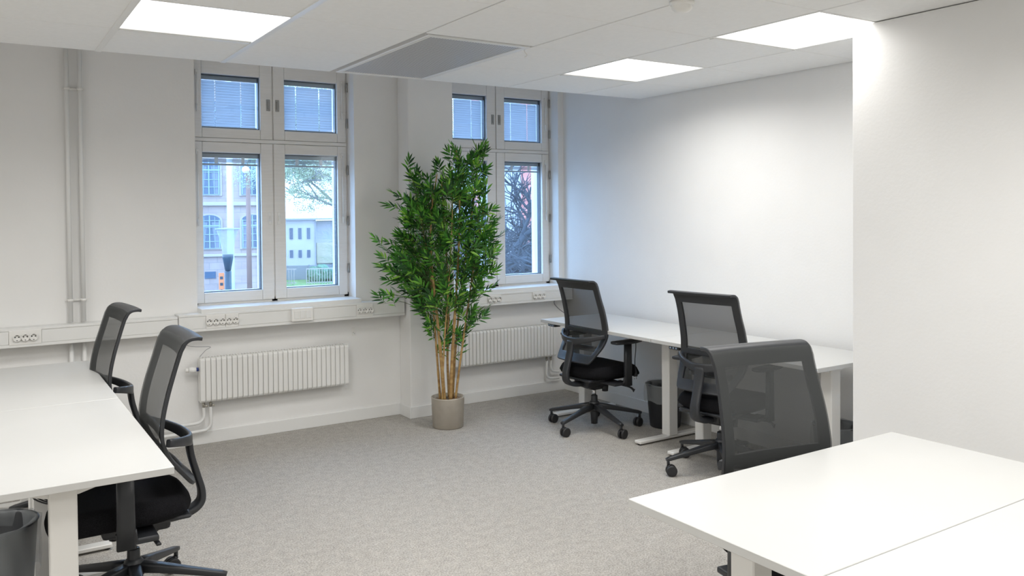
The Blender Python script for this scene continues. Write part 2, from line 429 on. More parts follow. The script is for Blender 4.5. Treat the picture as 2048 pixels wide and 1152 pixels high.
# ------------------------------------------------------------------ trunking with sockets
def outlet(parent, x, z, y):
    m = MB(); n = 20; R = .0195
    def ring(r, yy): return [m.bm.verts.new((r*math.cos(2*PI*k/n), yy, r*math.sin(2*PI*k/n))) for k in range(n)]
    rings = [ring(R+.003, 0), ring(R+.002, -.003), ring(R-.001, -.003), ring(R-.002, .010)]
    for a, b in zip(rings, rings[1:]):
        for k in range(n): m.bm.faces.new((a[k], a[(k+1) % n], b[(k+1) % n], b[k])).smooth = True
    m.bm.faces.new(rings[-1])
    m.mi = 1
    for sx in (-.0095, .0095): m.cyl((sx, .0105, .004), (sx, .0085, .004), .0036, n=10)
    m.box(-.004, .004, .004, .010, -.0185, -.0145)
    m.box(-.004, .004, .004, .010, .0145, .0185)
    o = m.build('outlet', [PORC, HOLE], parent); o.location = (x, y, z); return o
def trunk(name, x0, x1, z0, z1, yf, label, blocks, switch=None):
    t = empty('cable_trunking', ((x0+x1)/2, YW, z0), 0, label=label, cat='cable trunking')
    ox, oy, oz = (x0+x1)/2, YW, z0
    H = z1-z0; m = MB()
    m.box(x0-ox, x1-ox, yf-oy+.006, 0, 0, H, .003, 1); m.box(x0-ox+.001, x1-ox-.001, yf-oy, yf-oy+.02, .001, .020, .002, 1); m.box(x0-ox+.001, x1-ox-.001, yf-oy, yf-oy+.02, H-.016, H-.001, .002, 1)
    m.build('trunking_body', TRUNK, t)
    segs = []; cur = x0; 
    for bx0, bx1, n in blocks: segs.append((cur, bx0)); cur = bx1
    segs.append((cur, x1))
    c = MB()
    for a, b in segs:
        if b-a > .02: c.box(a-ox+.001, b-ox-.001, yf-oy+.002, -.04, .0215, H-.0175, .0015, 1)
    c.build('trunking_cover', TRUNK, t)
    for bx0, bx1, n in blocks:
        pb = MB(); pb.box(bx0-ox, bx1-ox, yf-oy-.003, -.04, .017, H-.013, .002, 1)
        # holes are shown by the recessed outlets
        p = pb.build('socket_plate', PORC, t)
        cx = (bx0+bx1)/2-ox; st = .0435
        for k in range(n):
            o = outlet(p, cx+(k-(n-1)/2)*st, H/2+.002, yf-oy-.0035)
            o.scale = (1, -.9, 1) if 0 else (1, 1, 1)
            o.location.y = yf-oy-.0145
    if switch:
        s = MB(); a, b = switch; s.box(a-ox, b-ox, yf-oy-.028, -.04, .022, H-.005, .004); so = s.build('data_box', PORC, t)
        q = MB()
        for k in (-1, 0, 1): q.box((a+b)/2-ox+k*.042-.018, (a+b)/2-ox+k*.042+.018, yf-oy-.031, yf-oy-.027, .040, H-.024, .0015, 1)
        q.build('data_port_cover', TRUNK, so)
YF = .893
trunk('a', XL+.02, -3.249, .777, .893, YF, 'white cable trunking on the wall behind the left desks', [(-4.205, -4.035, 3)])
trunk('b', -3.247, -1.612, .785, .904, YF-.012, 'white cable trunking under the left window', [(-3.075, -2.95, 3), (-2.947, -2.862, 2), (-2.005, -1.875, 3)], (-2.50, -2.345))
trunk('c', -1.19, -.006, .803, .904, YF-.012, 'white cable trunking under the window behind the bamboo', [(-.872, -.742, 3), (-.43, -.30, 3)])

# ------------------------------------------------------------------ pipes, radiators
for x, lab in ((-3.868, 'left of the two thin white vertical heating pipes on the wall'), (-3.795, 'right of the two thin white vertical heating pipes on the wall')):
    # passes behind the trunking through a notch: two runs of one pipe
    p = MB(); p.cyl((0, 0, 0), (0, 0, .770), .013, n=14); p.cyl((0, 0, .899), (0, 0, ZT-.01), .013, n=14)
    o = p.build('heating_pipe', WHITE); o.location = (x, .975, 0.001); tag(o, lab, 'pipe', 'vertical heating pipes')
for z in (1.037, 2.36):
    p = MB(); p.box(-.062, .062, .018, .024, -.006, .006, .001, 1)
    for sx in (-.0365, .0365): p.lathe([(.0138, -.008), (.017, -.008), (.017, .008), (.0138, .008)], (sx, 0, 0), 14)
    p.box(-.004, .004, .02, .036, -.005, .005)
    o = p.build('pipe_clamp', PORC); o.location = (-3.8315, .975, z)
    tag(o, ('lower' if z < 2 else 'upper') + ' bracket holding the two vertical heating pipes', 'pipe clamp', 'pipe clamps')
def radiator(x0, x1, z0, z1, label, nr, valve_left):
    cx = (x0+x1)/2; L = x1-x0; H = z1-z0
    t = empty('radiator', (cx, .93, z0), 0, label=label, cat='radiator')
    m = MB(); pitch_ = L/nr; prof = []
    for i in range(nr):
        a = -L/2+i*pitch_
        prof += [(a, -.004), (a+.003, -.020), (a+pitch_*.80, -.020), (a+pitch_*.86, -.014), (a+pitch_*.97, -.014)]
    prof.append((L/2, -.004))
    zz = [.0, .008, .016, H-.016, H-.008, H]; off = [.014, .004, 0, 0, .004, .014]
    def fn(i, j):
        x, y = prof[i]; k = off[j]
        return (x, min(-.002, y+k), zz[j])
    m.grid(fn, len(prof)-1, len(zz)-1, sm=False)
    m.build('front_panel', RADM, t)
    b = MB(); b.box(-L/2, L/2, -.003, .05, .004, H-.004, .003, 1); b.build('convector_body', RADM, t)
    g = MB()
    for i in range(int(L/.02)): g.box(-L/2+.008+i*.02, -L/2+.012+i*.02, .004, .046, H-.003, H+.002)
    g.build('top_grille', RADM, t)
    s = -1 if valve_left else 1
    for xx in (-L/2+.12, L/2-.12): MB().box(xx-.012, xx+.012, .05, .08, .03, H-.04).build('wall_bracket', RADM, t)
    # bottom valves and pipes
    for k, (dx, zz_) in enumerate(((.03, -.165), (.075, -.20))):
        vx = s*(L/2-dx); dz = -.20 if k else -.145
        v = MB(); v.cyl((vx, .028, -.002), (vx, .028, -.045), .010, n=12); v.cyl((vx, .028, -.025), (vx-s*.02, .005, -.03), .007, n=10)
        vv = v.build('bottom_valve', BRASS, t)
        e = s*(.28 if valve_left else .06)
        path = [(vx, .028, -.04), (vx, .028, dz+.09), (vx, .030, dz+.04), (vx+s*.02, .034, dz+.010), (vx+s*.06, .036, dz), (s*L/2+e*.6, .036, dz-.002), (s*L/2+e, .036, dz-.004)]
        MB().tube(rnd_path(path, 5), .0105, 12).build('supply_pipe', WHITE, t)
    if valve_left:
        th = MB(); vz = H-.075
        th.cyl((-L/2-.004, .015, vz), (-L/2-.022, .015, vz), .013, n=14); thb = th.build('valve_body', BLUE, t)
        v = MB(); v.cyl((-L/2-.020, .015, vz), (-L/2-.065, .015, vz), .020, .018, 16); v.cyl((-L/2-.065, .015, vz), (-L/2-.088, .015, vz), .014, .015, 16); v.build('thermostat_knob', PORC, t)
    return t
r1 = radiator(-3.112, -2.056, .300, .600, 'white ribbed wall radiator under the left window', 30, True)
radiator(-1.165, -.160, .322, .600, 'white ribbed radiator partly hidden behind the bamboo plant', 30, False)
c = MB().tube(rnd_path([(-3.20, .99, .785), (-3.19, .985, .70), (-3.13, .98, .675), (-3.03, .975, .665), (-3.06, .972, .645), (-3.10, .968, .606)]), .002, 6).build('sensor_wire', CAB)
tag(c, 'thin dark wire looping down to the left radiator', 'wire')
h = MB(); h.box(-.012, .012, -.004, 0, -.03, .03, .002); h.tube([(0, -.004, -.005), (0, -.02, -.01), (0, -.022, .006)], .004, 8)
h = h.build('wall_hook', PORC); h.location = (-1.98, YW, .675); tag(h, 'small white hook on the wall above the left radiator', 'hook')
c = MB().tube(rnd_path([(-.13, .985, .80), (-.135, .97, .76), (-.19, .80, .725), (-.26, .56, .70), (-.30, .36, .69)]), .004, 8).build('desk_cable', CAB)
tag(c, 'grey cable running from the trunking to the far right desk', 'cable')

# ------------------------------------------------------------------ desks
def desk(name, L, D, label, ctrl=None, feet=1, beam=True):
    """top centred on the origin, long axis = local x, depth = local y (front = -y)"""
    t = empty('desk', (0, 0, 0), 0, label=label, cat='desk', group='white desks')
    H = .735; m = MB(); m.box(-L/2+.0004, L/2-.0004, -D/2+.0004, D/2-.0004, H-.024, H, .0015, 1); m.build('tabletop', DESK, t)
    for s in (-1, 1):
        x = s*(L/2-.155)
        a = MB(); a.box(x-.037, x+.037, -.040, .040, .029, H-.028, .004, 1); a.build('leg', DLEG, t)
        f = MB(); f.box(x-.030, x+.030, -D/2+.02, D/2-.03, .010, .030, .004, 1); ft = f.build('foot', DLEG, t)
        for yy in (-D/2+.04, D/2-.05): MB().cyl((x, yy, 0), (x, yy, .011), .014, n=12).build('leveller', BLK, ft)
        b = MB(); y1 = .115; ax = x-.02
        b.prism([(-y1-.08, H-.0245), (y1+.08, H-.0245), (y1+.08, H-.034), (.045, H-.075), (-.045, H-.075), (-y1-.08, H-.034)], 'x', x-.025, x+.025); b.build('leg_bracket', DLEG, t)
    if beam:
        b = MB()
        for yy in (-.06, .06): b.box(-L/2+.18, L/2-.18, yy-.015, yy+.015, H-.06, H-.0245)
        b.build('crossbeam', DLEG, t)
    if ctrl is not None:
        c = MB(); c.box(ctrl-.045, ctrl+.045, -D/2+.012, -D/2+.07, H-.046, H-.0245, .004, 1); cc = c.build('height_control', BLK, t)
        k = MB()
        for q in (-.025, 0, .025): k.box(ctrl+q-.006, ctrl+q+.006, -D/2+.008, -D/2+.0125, H-.040, H-.030)
        k.build('button', mat('button_grey', (.35, .45, .6), .4), cc)
    return t
DW = .63
def put(t, x, y, r): t.location = (x, y, 0); t.rotation_euler = (0, 0, r); return t
# right row: front faces -x  -> local -y maps to world -x : rotate by -90 deg
R_ = -PI/2
# rotate(-90): local x -> world -y ; local -y -> world -x
RX = -.375
put(desk('a', 1.248, DW, 'white height-adjustable desk along the right wall, farthest, nearest the windows', ctrl=-.50), RX, -.231, R_)
put(desk('b', 1.275, DW, 'white height-adjustable desk along the right wall behind the large grey mesh chair', ctrl=-.44), RX, -1.495, R_)
# left row, front faces +x : rotate +90 ; local x -> +y, local -y -> +x
put(desk('c', 1.18, DW, 'white desk on the left beside the wall trunking, the farther of the left pair', ctrl=.35), -4.146, -.163, PI/2)
put(desk('d', 1.245, DW, 'white desk at the left edge in the foreground, nearest of the left pair', ctrl=.35), -4.146, -1.378, PI/2)
# front right: front faces +y : rotate 180
put(desk('e', 1.285, DW+.005, 'large white desk in the right foreground, its far half beside the jutting wall', ctrl=-.3), -2.162, -3.393, PI)
put(desk('f', 1.285, DW+.005, 'white desk at the bottom right corner joined to the large foreground desk'), -2.162, -4.030, 0)

# ------------------------------------------------------------------ office chair
def lerp_tab(tab, t):
    for (a, va), (b, vb) in zip(tab, tab[1:]):
        if t <= b:
            k = (t-a)/(b-a); return va+(vb-va)*k
    return tab[-1][1]
# backrest profile: points (x, z, half width) from bottom to the tip of the top flange; chair faces +x
BP = [(-.205, .505, .165), (-.190, .52, .182), (-.150, .57, .203), (-.112, .62, .220), (-.088, .67, .230), (-.078, .72, .233), (-.084, .79, .229), (-.102, .87, .225),
      (-.126, .95, .219), (-.148, 1.02, .218), (-.158, 1.050, .220), (-.166, 1.070, .221), (-.182, 1.081, .221), (-.205, 1.083, .220), (-.226, 1.080, .218)]
def make_chair(label, group='black mesh office chairs', drop=0):
    t = empty('office_chair', (0, 0, 0), 0, label=label, cat='office chair', group=group)
    prof = rnd_path([(p[0], p[2], p[1]) for p in BP], 5)        # x, hw, z
    NT = len(prof)-1
    # lateral stations; opening edges coincide with stations
    ss = [-1, -.97, -.9, -.80, -.6, -.35, 0, .35, .6, .80, .9, .97, 1]; NS = len(ss)-1
    def surf(i, j, dx=0, dz=0):
        p = prof[i]; s = ss[j]; hw = p.y; x = p.x + .016*(s*s) * (1 if p.z < 1.04 else max(.3, 1-(p.z-1.04)*12)) + dx
        return (x, s*hw, p.z+dz)
    zi = lambda z: min(range(NT+1), key=lambda i: abs(prof[i].z-z) + (10 if i > 50 else 0))
    a0, a1, b0, b1 = zi(.555), zi(.695), zi(.735), zi(1.015)
    def fr(i, j):
        inner = 3 <= j <= NS-4
        return not (inner and (a0 <= i < a1 or b0 <= i < b1))
    MB().grid(lambda i, j: surf(i, j, -.011), NT, NS, fr).build('backrest_frame', BLK2, t, solid=.014, bev=.002)
    MB().grid(lambda i, j: surf(i, j, .0), NT, NS).build('backrest_mesh', MESH, t)
    # yoke and spine
    y = MB(); pts = []
    for k in range(-10, 11):
        s = k/10; yy = s*.222; pts.append((-.215+.120*abs(s)**2.2, yy*1.03, .650+.045*abs(s)**1.5))
    wv = [.030+.024*(1-abs(k/10)) for k in range(-10, 11)]
    y.bar(pts, (0, 0, 1), wv, .020); 
    sp = rnd_path([(-.213, 0, .655), (-.222, 0, .58), (-.243, 0, .50), (-.262, 0, .425), (-.255, 0, .375), (-.205, 0, .345), (-.12, 0, .338), (-.03, 0, .340)], 5)
    n = len(sp); y.bar(sp, (0, 1, 0), [.072-.014*math.sin(PI*min(1, i/(n*.6))) + .03*max(0, i/n-.6) for i in range(n)], [.024+.010*i/n for i in range(n)])
    y.build('back_support', BLK2, t)
    lb = MB(); lb.bar([(-.125+.018*(k/6)**2, .15*k/6, .60+.0*k) for k in range(-6, 7)], (0, 0, 1), .04, .012); lb.build('lumbar_pad', BLK, t)
    # seat
    s = MB(); NU, NV = 20, 20
    def ftop(u, v):
        e = 3.2; r = (abs(u)**e + abs(v)**e)**(1/e) if (u or v) else 0
        m_ = max(abs(u), abs(v)); k = m_/r if r else 1
        return u*k, v*k, m_
    def seatf(i, j, top=True):
        u = -1+2*i/NU; v = -1+2*j/NV; uu, vv, m_ = ftop(u, v)
        x = .050 + uu*.265; yv = vv*.250
        fall = -.045*max(0, (x-.12)/.195)**2; edge = max(0, 1-max(0, (m_-.78)/.22)**2.4); dish = -.012*(1-vv*vv)*(1-max(0, uu)**2)*edge
        if top: z = .420 + (.062*edge**.55 + dish + .012*max(0, -uu-.5)*edge) + fall
        else: z = .420 - .032*edge**.55 + fall
        return (x, yv, z)
    s.grid(lambda i, j: seatf(i, j), NU, NV); s.grid(lambda i, j: seatf(i, j, False), NU, NV)
    bmesh.ops.remove_doubles(s.bm, verts=s.bm.verts[:], dist=.0002)
    so = s.build('seat', FAB, t); md = so.modifiers.new('sub', 'SUBSURF'); md.levels = 1; md.render_levels = 1
    m = MB(); m.box(-.19, .20, -.17, .17, .372, .392, .01); m.box(-.13, .12, -.075, .075, .312, .376, .015); m.prism([(-.10, .315), (.09, .315), (.05, .288), (-.05, .288)], 'y', -.05, .05)
    m.cyl((.06, -.05, .325), (.06, -.05, .27), .026, .022, 14); m.box(-.05, .05, -.28, .28, .350, .372, .006)
    m.build('tilt_mechanism', BLK, t)
    l = MB(); l.bar(rnd_path([(.07, -.09, .338), (.085, -.20, .334), (.11, -.26, .325), (.135, -.275, .30)], 4), (1, 0, 0), [.016]*12+[.03], .009)
    l.bar(rnd_path([(-.04, .09, .338), (-.045, .20, .334), (-.05, .265, .33)], 4), (1, 0, 0), .018, .009)
    l.build('lever', BLK, t)
    for sg in (-1, 1):
        a = MB(); a.bar([(.05, sg*.20, .361), (.055, sg*.262, .360), (.06, sg*.283, .372), (.065, sg*.287, .41)], (1, 0, 0), .072, .020)
        a.bar([(.065, sg*.287, .345), (.065, sg*.287, .50), (.065, sg*.287, .638)], (1, 0, 0), [.066, .062, .058], .030)
        ar = a.build('armrest', BLK, t)
        p = MB(); p.bar([(-.065, sg*.28, .655), (-.055, sg*.28, .654), (.02, sg*.28, .652), (.12, sg*.28, .652), (.175, sg*.28, .655), (.185, sg*.28, .656)], (0, 1, 0), [.05, .075, .082, .082, .07, .045], [.012, .022, .026, .026, .020, .010])
        p.build('arm_pad', BLK, ar)
    g = MB(); g.cyl((0, 0, .23), (0, 0, .30), .0135, n=16); g.build('gas_lift', CHR, t)
    g = MB(); g.lathe([(0, .240), (.022, .240), (.024, .234), (.027, .10), (.024, .035), (0, .035)], n=20); g.build('column_cover', BLK, t)
    b = MB(); b.lathe([(.026, .20), (.036, .190), (.040, .135), (.030, .125), (.0, .125)], n=20)
    angs = [BASE_ROT + 2*PI*k/5 for k in range(5)]
    for a in angs:
        c, d = math.cos(a), math.sin(a)
        P = [(.02, .165), (.10, .152), (.20, .130), (.33, .102), (.352, .097)]
        b.bar([(c*r, d*r, z) for r, z in P], (-d, c, 0), [.052, .046, .038, .030, .026], [.044, .038, .030, .024, .018])
        b.cyl((c*.340, d*.340, .098), (c*.340, d*.340, .066), .009, n=10)
    bo = b.build('star_base', BLK2, t)
    for k, a in enumerate(angs):
        w_ = MB(); c, d = math.cos(a), math.sin(a); cx, cy = c*.340, d*.340; ca = a + CAST_ROT[k]; tx, ty = math.cos(ca), math.sin(ca)
        ox, oy = cx + .018*tx, cy + .018*ty
        for sg in (-1, 1):
            q0 = Vector((ox - ty*sg*.006, oy + tx*sg*.006, .0325)); q1 = Vector((ox - ty*sg*.024, oy + tx*sg*.024, .0325))
            w_.tube([q0, q0.lerp(q1, .15), q0.lerp(q1, .8), q1], [.030, .0325, .0325, .026], 22)
        w_.tube([Vector((cx, cy, .066)), Vector((ox, oy, .030))], [.012, .010], 8)
        w_.build('caster', RUBW, bo)
    for o in children(t):
        if not o.name.startswith(('star_base', 'column_cover', 'gas_lift')): o.location.z -= drop
    return t
CAST_ROT = [2.4, -2.0, 2.9, 1.9, -2.6]
def chair_at(label, x, y, r, base, drop=0):
    """r = facing direction, base = direction of one base arm, both in world degrees"""
    global BASE_ROT
    BASE_ROT = (base-r)*PI/180; c = make_chair(label, drop=drop); c.location = (x, y, 0); c.rotation_euler = (0, 0, r*PI/180); return c
BASE_ROT = 0
chair_at('black mesh office chair pulled up to the farthest right desk, seen whole from behind', -.625, -.185, 2, 48)
chair_at('black office chair at the second right desk, half hidden behind a large grey mesh chair', -.635, -1.41, 9, 16)
chair_at('large dark grey mesh chair in the right foreground, its see-through back facing the camera', -2.012, -3.02, -101, 75, .015)
chair_at('black mesh office chair at the left desk farther back, near the wall trunking', -3.905, -.13, 184, 20)
chair_at('large black office chair at the near left desk, seat and base visible', -3.86, -1.31, 180, 52)

# ------------------------------------------------------------------ waste bins
def bin_(label, x, y, h, r, seed, cover=.55):
    t = empty('waste_bin', (x, y, 0), 0, label=label, cat='waste bin', group='black waste bins with clear liners')
    R0 = r*.78
    MB().lathe([(0, .001), (R0, .001), (R0+.004, .006), (r, h-.01), (r+.006, h), (r-.002, h), (r-.008, h-.012), (R0-.006, .01), (0, .01)], n=32).build('bin_body', BLK, t)
    random.seed(seed); n = 48; m = MB(); rings = []
    ph = [random.random()*6 for _ in range(6)]
    for q in range(12):
        f = q/11
        if q < 3: zz = h-.06+.03*q; rr = r-.012
        else:
            g = (q-3)/8; zz = h+.006-g*h*cover; rr = r+.008+.012*g-(r-R0)*g*cover*.6
        rings.append([m.bm.verts.new(((rr+.005*math.sin(7*a+ph[0]+f*4)+.004*math.sin(13*a+ph[1]-f*6))*math.cos(a), (rr+.005*math.sin(7*a+ph[0]+f*4)+.004*math.sin(13*a+ph[1]-f*6))*math.sin(a),
             zz+(.012*math.sin(3*a+ph[2])+.006*math.sin(8*a+ph[3]))*(1 if q > 7 else .2))) for a in [2*PI*k/n for k in range(n)]])
    for i in range(11):
        for k in range(n): m.bm.faces.new((rings[i][k], rings[i][(k+1) % n], rings[i+1][(k+1) % n], rings[i+1][k])).smooth = True
    m.build('bin_liner', BAG, t); return t
bin_('black waste bin with clear bag under the farthest right desk beside its leg', -.165, -.43, .31, .135, 1, .42)
bin_('black waste bin with clear bag under the near end of the right desk row', -.16, -1.86, .31, .13, 5, .6)
bin_('black waste bin with clear bag under the left desk in the foreground', -4.335, -1.25, .42, .15, 3, .5)
k = MB()
random.seed(4)
for i in range(5):
    a = random.uniform(0, 6); k.tube(rnd_path([(0, 0, .06), (.03*math.cos(a), .02*math.sin(a), .02), (.05*math.cos(a+1), .03*math.sin(a), -.03), (.01, .02*math.cos(a), -.055), (-.03*math.cos(a), 0, -.01), (0, 0, .06)], 6), .0028, 6)
ko = k.build('coiled_cable', BLK); ko.location = (-4.17, -1.62, .625); tag(ko, 'bundle of thin black cables hanging under the near left desk', 'cable')
k = MB(); k.tube(rnd_path([(0, 0, .30), (.01, .005, .2), (-.005, 0, .1), (0, 0, .04)], 5), .003, 8); k.bar([(0, 0, .045), (0, 0, .03), (0, 0, .0), (0, 0, -.008)], (1, 0, 0), [.008, .014, .026, .034], [.008, .014, .022, .026]); k.mi = 1
for q in (-.009, .009): k.cyl((q, 0, -.008), (q, 0, -.030), .0024, n=8)
ko = k.build('power_plug', [BLK, CHR]); ko.location = (-.42, -.40, .395); tag(ko, 'black power plug dangling on its cable under the farthest right desk', 'plug')

# ------------------------------------------------------------------ potted bamboo
PX, PY = -1.475, .462
def bamboo():
    t = empty('potted_bamboo', (PX, PY, 0), 0, label='tall leafy bamboo plant in a round beige pot beside the pilaster', cat='potted plant')
    MB().lathe([(0, .001), (.108, .001), (.113, .006), (.121, .215), (.121, .222), (.113, .222), (.111, .19), (0, .19)], n=48).build('pot', POT, t)
    random.seed(11); s = MB()
    for i in range(150):
        a = random.uniform(0, 2*PI); r = .10*math.sqrt(random.random()); q = random.uniform(.006, .011)
        c = Vector((r*math.cos(a), r*math.sin(a), .196+random.random()*.008))
        rr = bmesh.ops.create_icosphere(s.bm, subdivisions=1, radius=q, matrix=Matrix.Translation(c) @ Matrix.Rotation(a, 4, 'Z') @ Matrix.Diagonal((1.3, .9, .6, 1)))
    s.lathe([(0, .196), (.110, .196)], n=24); s.build('bark_mulch', SOIL, t)
    # local axes: e = screen-right direction of the plant as it fans, g = depth
    e = Vector((math.cos(.51), -math.sin(.51), 0)); g = Vector((math.sin(.51), math.cos(.51), 0))
    def W(a, d, z): return e*a + g*d + Vector((0, 0, z))
    canes = [  # (lateral, depth, z) control points
        [(-.055, .0, .19), (-.075, .01, .50), (-.095, .02, .80), (-.13, .05, 1.2), (-.20, .08, 1.6), (-.26, .1, 1.88)],
        [(-.025, -.03, .19), (-.045, -.03, .50), (-.075, -.04, .85), (-.11, -.05, 1.25), (-.10, -.07, 1.6), (-.06, -.08, 1.84)],
        [(.010, .03, .19), (.0, .04, .50), (.01, .05, .85), (.0, .06, 1.25), (-.02, .06, 1.60), (-.03, .06, 1.80)],
        [(.020, -.02, .19), (.035, -.02, .50), (.06, -.03, .85), (.09, -.04, 1.30), (.10, -.03, 1.75), (.08, -.02, 2.02)],
        [(.035, .04, .19), (.055, .05, .50), (.09, .07, .85), (.15, .09, 1.30), (.22, .10, 1.75), (.25, .1, 2.0)],
        [(.055, .0, .19), (.09, .0, .45), (.135, .01, .75), (.18, .0, 1.05), (.24, .0, 1.4), (.28, 0, 1.62)],
        [(-.04, -.05, .19), (-.03, -.07, .45), (-.01, -.10, .75), (.02, -.13, 1.1), (.04, -.15, 1.4), (.05, -.16, 1.65)]]
    paths = []
    for ci, c in enumerate(canes):
        p = rnd_path([W(*q) for q in c], 8); paths.append(p); n = len(p); r0 = [.010, .0150, .0105, .0140, .010, .0095, .008][ci]
        m = MB(); m.tube(p, [r0*(1-.75*i/n) * (1.12 if i % 5 == 0 else 1) for i in range(n)], 8); m.build('cane', CANE, t)
    # outline of the crown seen across e : z -> (left, right)
    out = [(.50, -.08, .10), (.62, -.13, .15), (.78, -.15, .22), (.90, -.22, .24), (1.00, -.34, .25), (1.15, -.40, .33), (1.30, -.36, .36), (1.45, -.30, .34), (1.60, -.32, .30), (1.72, -.30, .28), (1.85, -.22, .30), (1.95, -.06, .30), (2.04, .04, .30)]
    dens = [(.50, .10), (.65, .32), (.80, .45), (.95, .70), (1.1, 1.0), (1.7, 1.0), (1.85, .7), (2.04, .42)]
    lm, tm = MB(), MB()
    def leaf(p, d, L, nrm):
        d = d.normalized(); sd = d.cross(nrm)
        if sd.length < .05: sd = d.cross(Vector((.3, .5, .8)))
        sd.normalize(); n_ = sd.cross(d); w_ = L*random.uniform(.085, .115); dr = -Vector((0, 0, 1))*L
        q = [p, p+d*L*.28+dr*.01, p+d*L*.62+dr*.05, p+d*L+dr*.13]
        ws = [.15*w_, w_, .8*w_, 0]; A = []; B = []; C_ = []
        for k in range(4):
            C_.append(lm.bm.verts.new(q[k]-n_*ws[k]*.25))
            if k < 3: A.append(lm.bm.verts.new(q[k]+sd*ws[k])); B.append(lm.bm.verts.new(q[k]-sd*ws[k]))
        for k in range(2):
            lm.bm.faces.new((A[k], C_[k], C_[k+1], A[k+1])); lm.bm.faces.new((C_[k], B[k], B[k+1], C_[k+1]))
        lm.bm.faces.new((A[2], C_[2], C_[3])); lm.bm.faces.new((C_[2], B[2], C_[3]))
    def spray(p, d, n, L):
        d = d.normalized(); ref = Vector((random.uniform(-1, 1), random.uniform(-1, 1), random.uniform(.2, 1))).normalized()
        s_ = d.cross(ref).normalized(); n_ = s_.cross(d)
        for k in range(n):
            f = k/max(1, n-1); a = (PI/3.0)*(1-f*.9); sg = 1 if k % 2 else -1
            base = p + d*(.075*f - .05)
            dd = d*math.cos(a) + s_*math.sin(a)*sg + n_*random.uniform(-.15, .2)
            leaf(base, dd, L*random.uniform(.75, 1.1)*(1-.15*abs(f-.5)), n_)
        tm.tube([p-d*.06, p+d*.03], [.0014, .0008], 4, cap=False)
    def branch(a, d_, z, nleaf=None):
        tgt = W(a, d_, z)
        best = None
        for p in paths:
            for q in p[8:]:
                dz = tgt.z - q.z
                if dz < .02: continue
                cost = (tgt-q).length + abs(dz-.16)*.8
                if best is None or cost < best[0]: best = (cost, q)
        if best is None: q = paths[3][10]
        else: q = best[1]
        mid = q.lerp(tgt, .5) + Vector((0, 0, .03)); pp = rnd_path([q, mid, tgt], 4)
        tm.tube(pp, [.0022*(1-.5*i/len(pp)) for i in range(len(pp))], 4, cap=False)
        d = (tgt-q).normalized() + Vector((random.uniform(-.5, .5), random.uniform(-.5, .5), random.uniform(-.2, .45)))
        spray(tgt, d, nleaf or random.randint(6, 9), .084)
        if (tgt-q).length > .16:
            m2 = pp[len(pp)*2//3]; spray(m2, d+Vector((random.uniform(-1, 1), random.uniform(-1, 1), .2)), random.randint(4, 6), .074)
    cnt = 0
    while cnt < 500:
        z = random.uniform(.5, 2.04); l = lerp_tab([(o[0], o[1]) for o in out], z); r = lerp_tab([(o[0], o[2]) for o in out], z)
        if random.random() > lerp_tab(dens, z): continue
        if random.random() > (r-l)/.66+.15: continue
        a = random.uniform(l, r); c_ = (l+r)/2; hw = (r-l)/2
        if z > 1.76 and -.15 < a < .02 and random.random() < .8: continue
        dd = random.uniform(-1, 1)*math.sqrt(max(.05, 1-((a-c_)/hw)**2))*min(.27, hw)
        dd = max(-.3, min(.24, dd))
        branch(a, dd, z); cnt += 1
    # wispy outliers seen in the photo
    for a, d_, z in ((-.50, .0, 1.37), (-.44, .02, 1.30), (-.46, -.05, 1.18), (-.42, 0, 1.08), (-.48, -.1, .965), (-.42, -.1, .985), (-.36, 0, 1.0), (.36, .0, 1.14), (.34, .02, 1.02), (.40, .05, 1.40), (.36, .0, 1.50),
                     (.33, -.02, 1.58), (-.40, .0, 1.62), (-.37, .05, 1.70), (-.27, .05, 1.93), (-.25, .0, 1.83), (.05, .0, 2.05), (.28, .05, 2.05), (.24, .0, 2.0), (.28, 0, .85), (.26, .0, .80), (-.13, .0, .72), (.38, .0, 1.27), (-.45, 0, 1.24), (-.34, 0, 1.4)):
        branch(a, d_, z, 8)
    lm.build('foliage', LEAF, t); tm.build('twigs', TWIG, t)
bamboo()

# ------------------------------------------------------------------ outside
GZ = -2.90
STONE = noisy('pink_sandstone', (.34, .255, .235), (.45, .36, .325), 1.2, .8, 0, detail=8)
def bricks(m, sx, sy, c2, mortar):
    b = m.node_tree.nodes['Principled BSDF']; src = b.inputs['Base Color'].links[0].from_socket
    tc = nd(m, 'ShaderNodeTexCoord'); sp = nd(m, 'ShaderNodeSeparateXYZ'); cb_ = nd(m, 'ShaderNodeCombineXYZ'); ln(m, tc.outputs['Object'], sp.inputs[0]); ln(m, sp.outputs[0], cb_.inputs[0]); ln(m, sp.outputs[2], cb_.inputs[1])
    br = nd(m, 'ShaderNodeTexBrick'); br.inputs['Scale'].default_value = 1; br.inputs['Brick Width'].default_value = sx; br.inputs['Row Height'].default_value = sy; br.inputs['Mortar Size'].default_value = .015
    br.inputs['Mortar'].default_value = (*mortar, 1); ln(m, src, br.inputs['Color1']); br.inputs['Color2'].default_value = (*c2, 1); ln(m, cb_.outputs[0], br.inputs['Vector']); ln(m, br.outputs[0], b.inputs['Base Color'])
bricks(STONE, .9, .42, (.40, .31, .28), (.30, .25, .24))
TRIM = mat('pale_stone_trim', (.42, .37, .35), .8)
WFR = mat('grey_blue_window_frame', (.26, .35, .40), .6)
WGL = mat('dark_window_glass', (.07, .11, .17), .15)
CURT = mat('pale_curtain', (.20, .22, .27), .9)
PLAST = noisy('white_plaster', (.43, .43, .44), (.48, .48, .49), .6, .8)
YEL = mat('cream_cladding', (.46, .43, .31), .8)
GRASS = noisy('lawn', (.10, .20, .05), (.18, .30, .10), 3, .9, .3)
ASPH = noisy('asphalt_paving', (.20, .21, .23), (.28, .29, .31), 2, .8, .1)
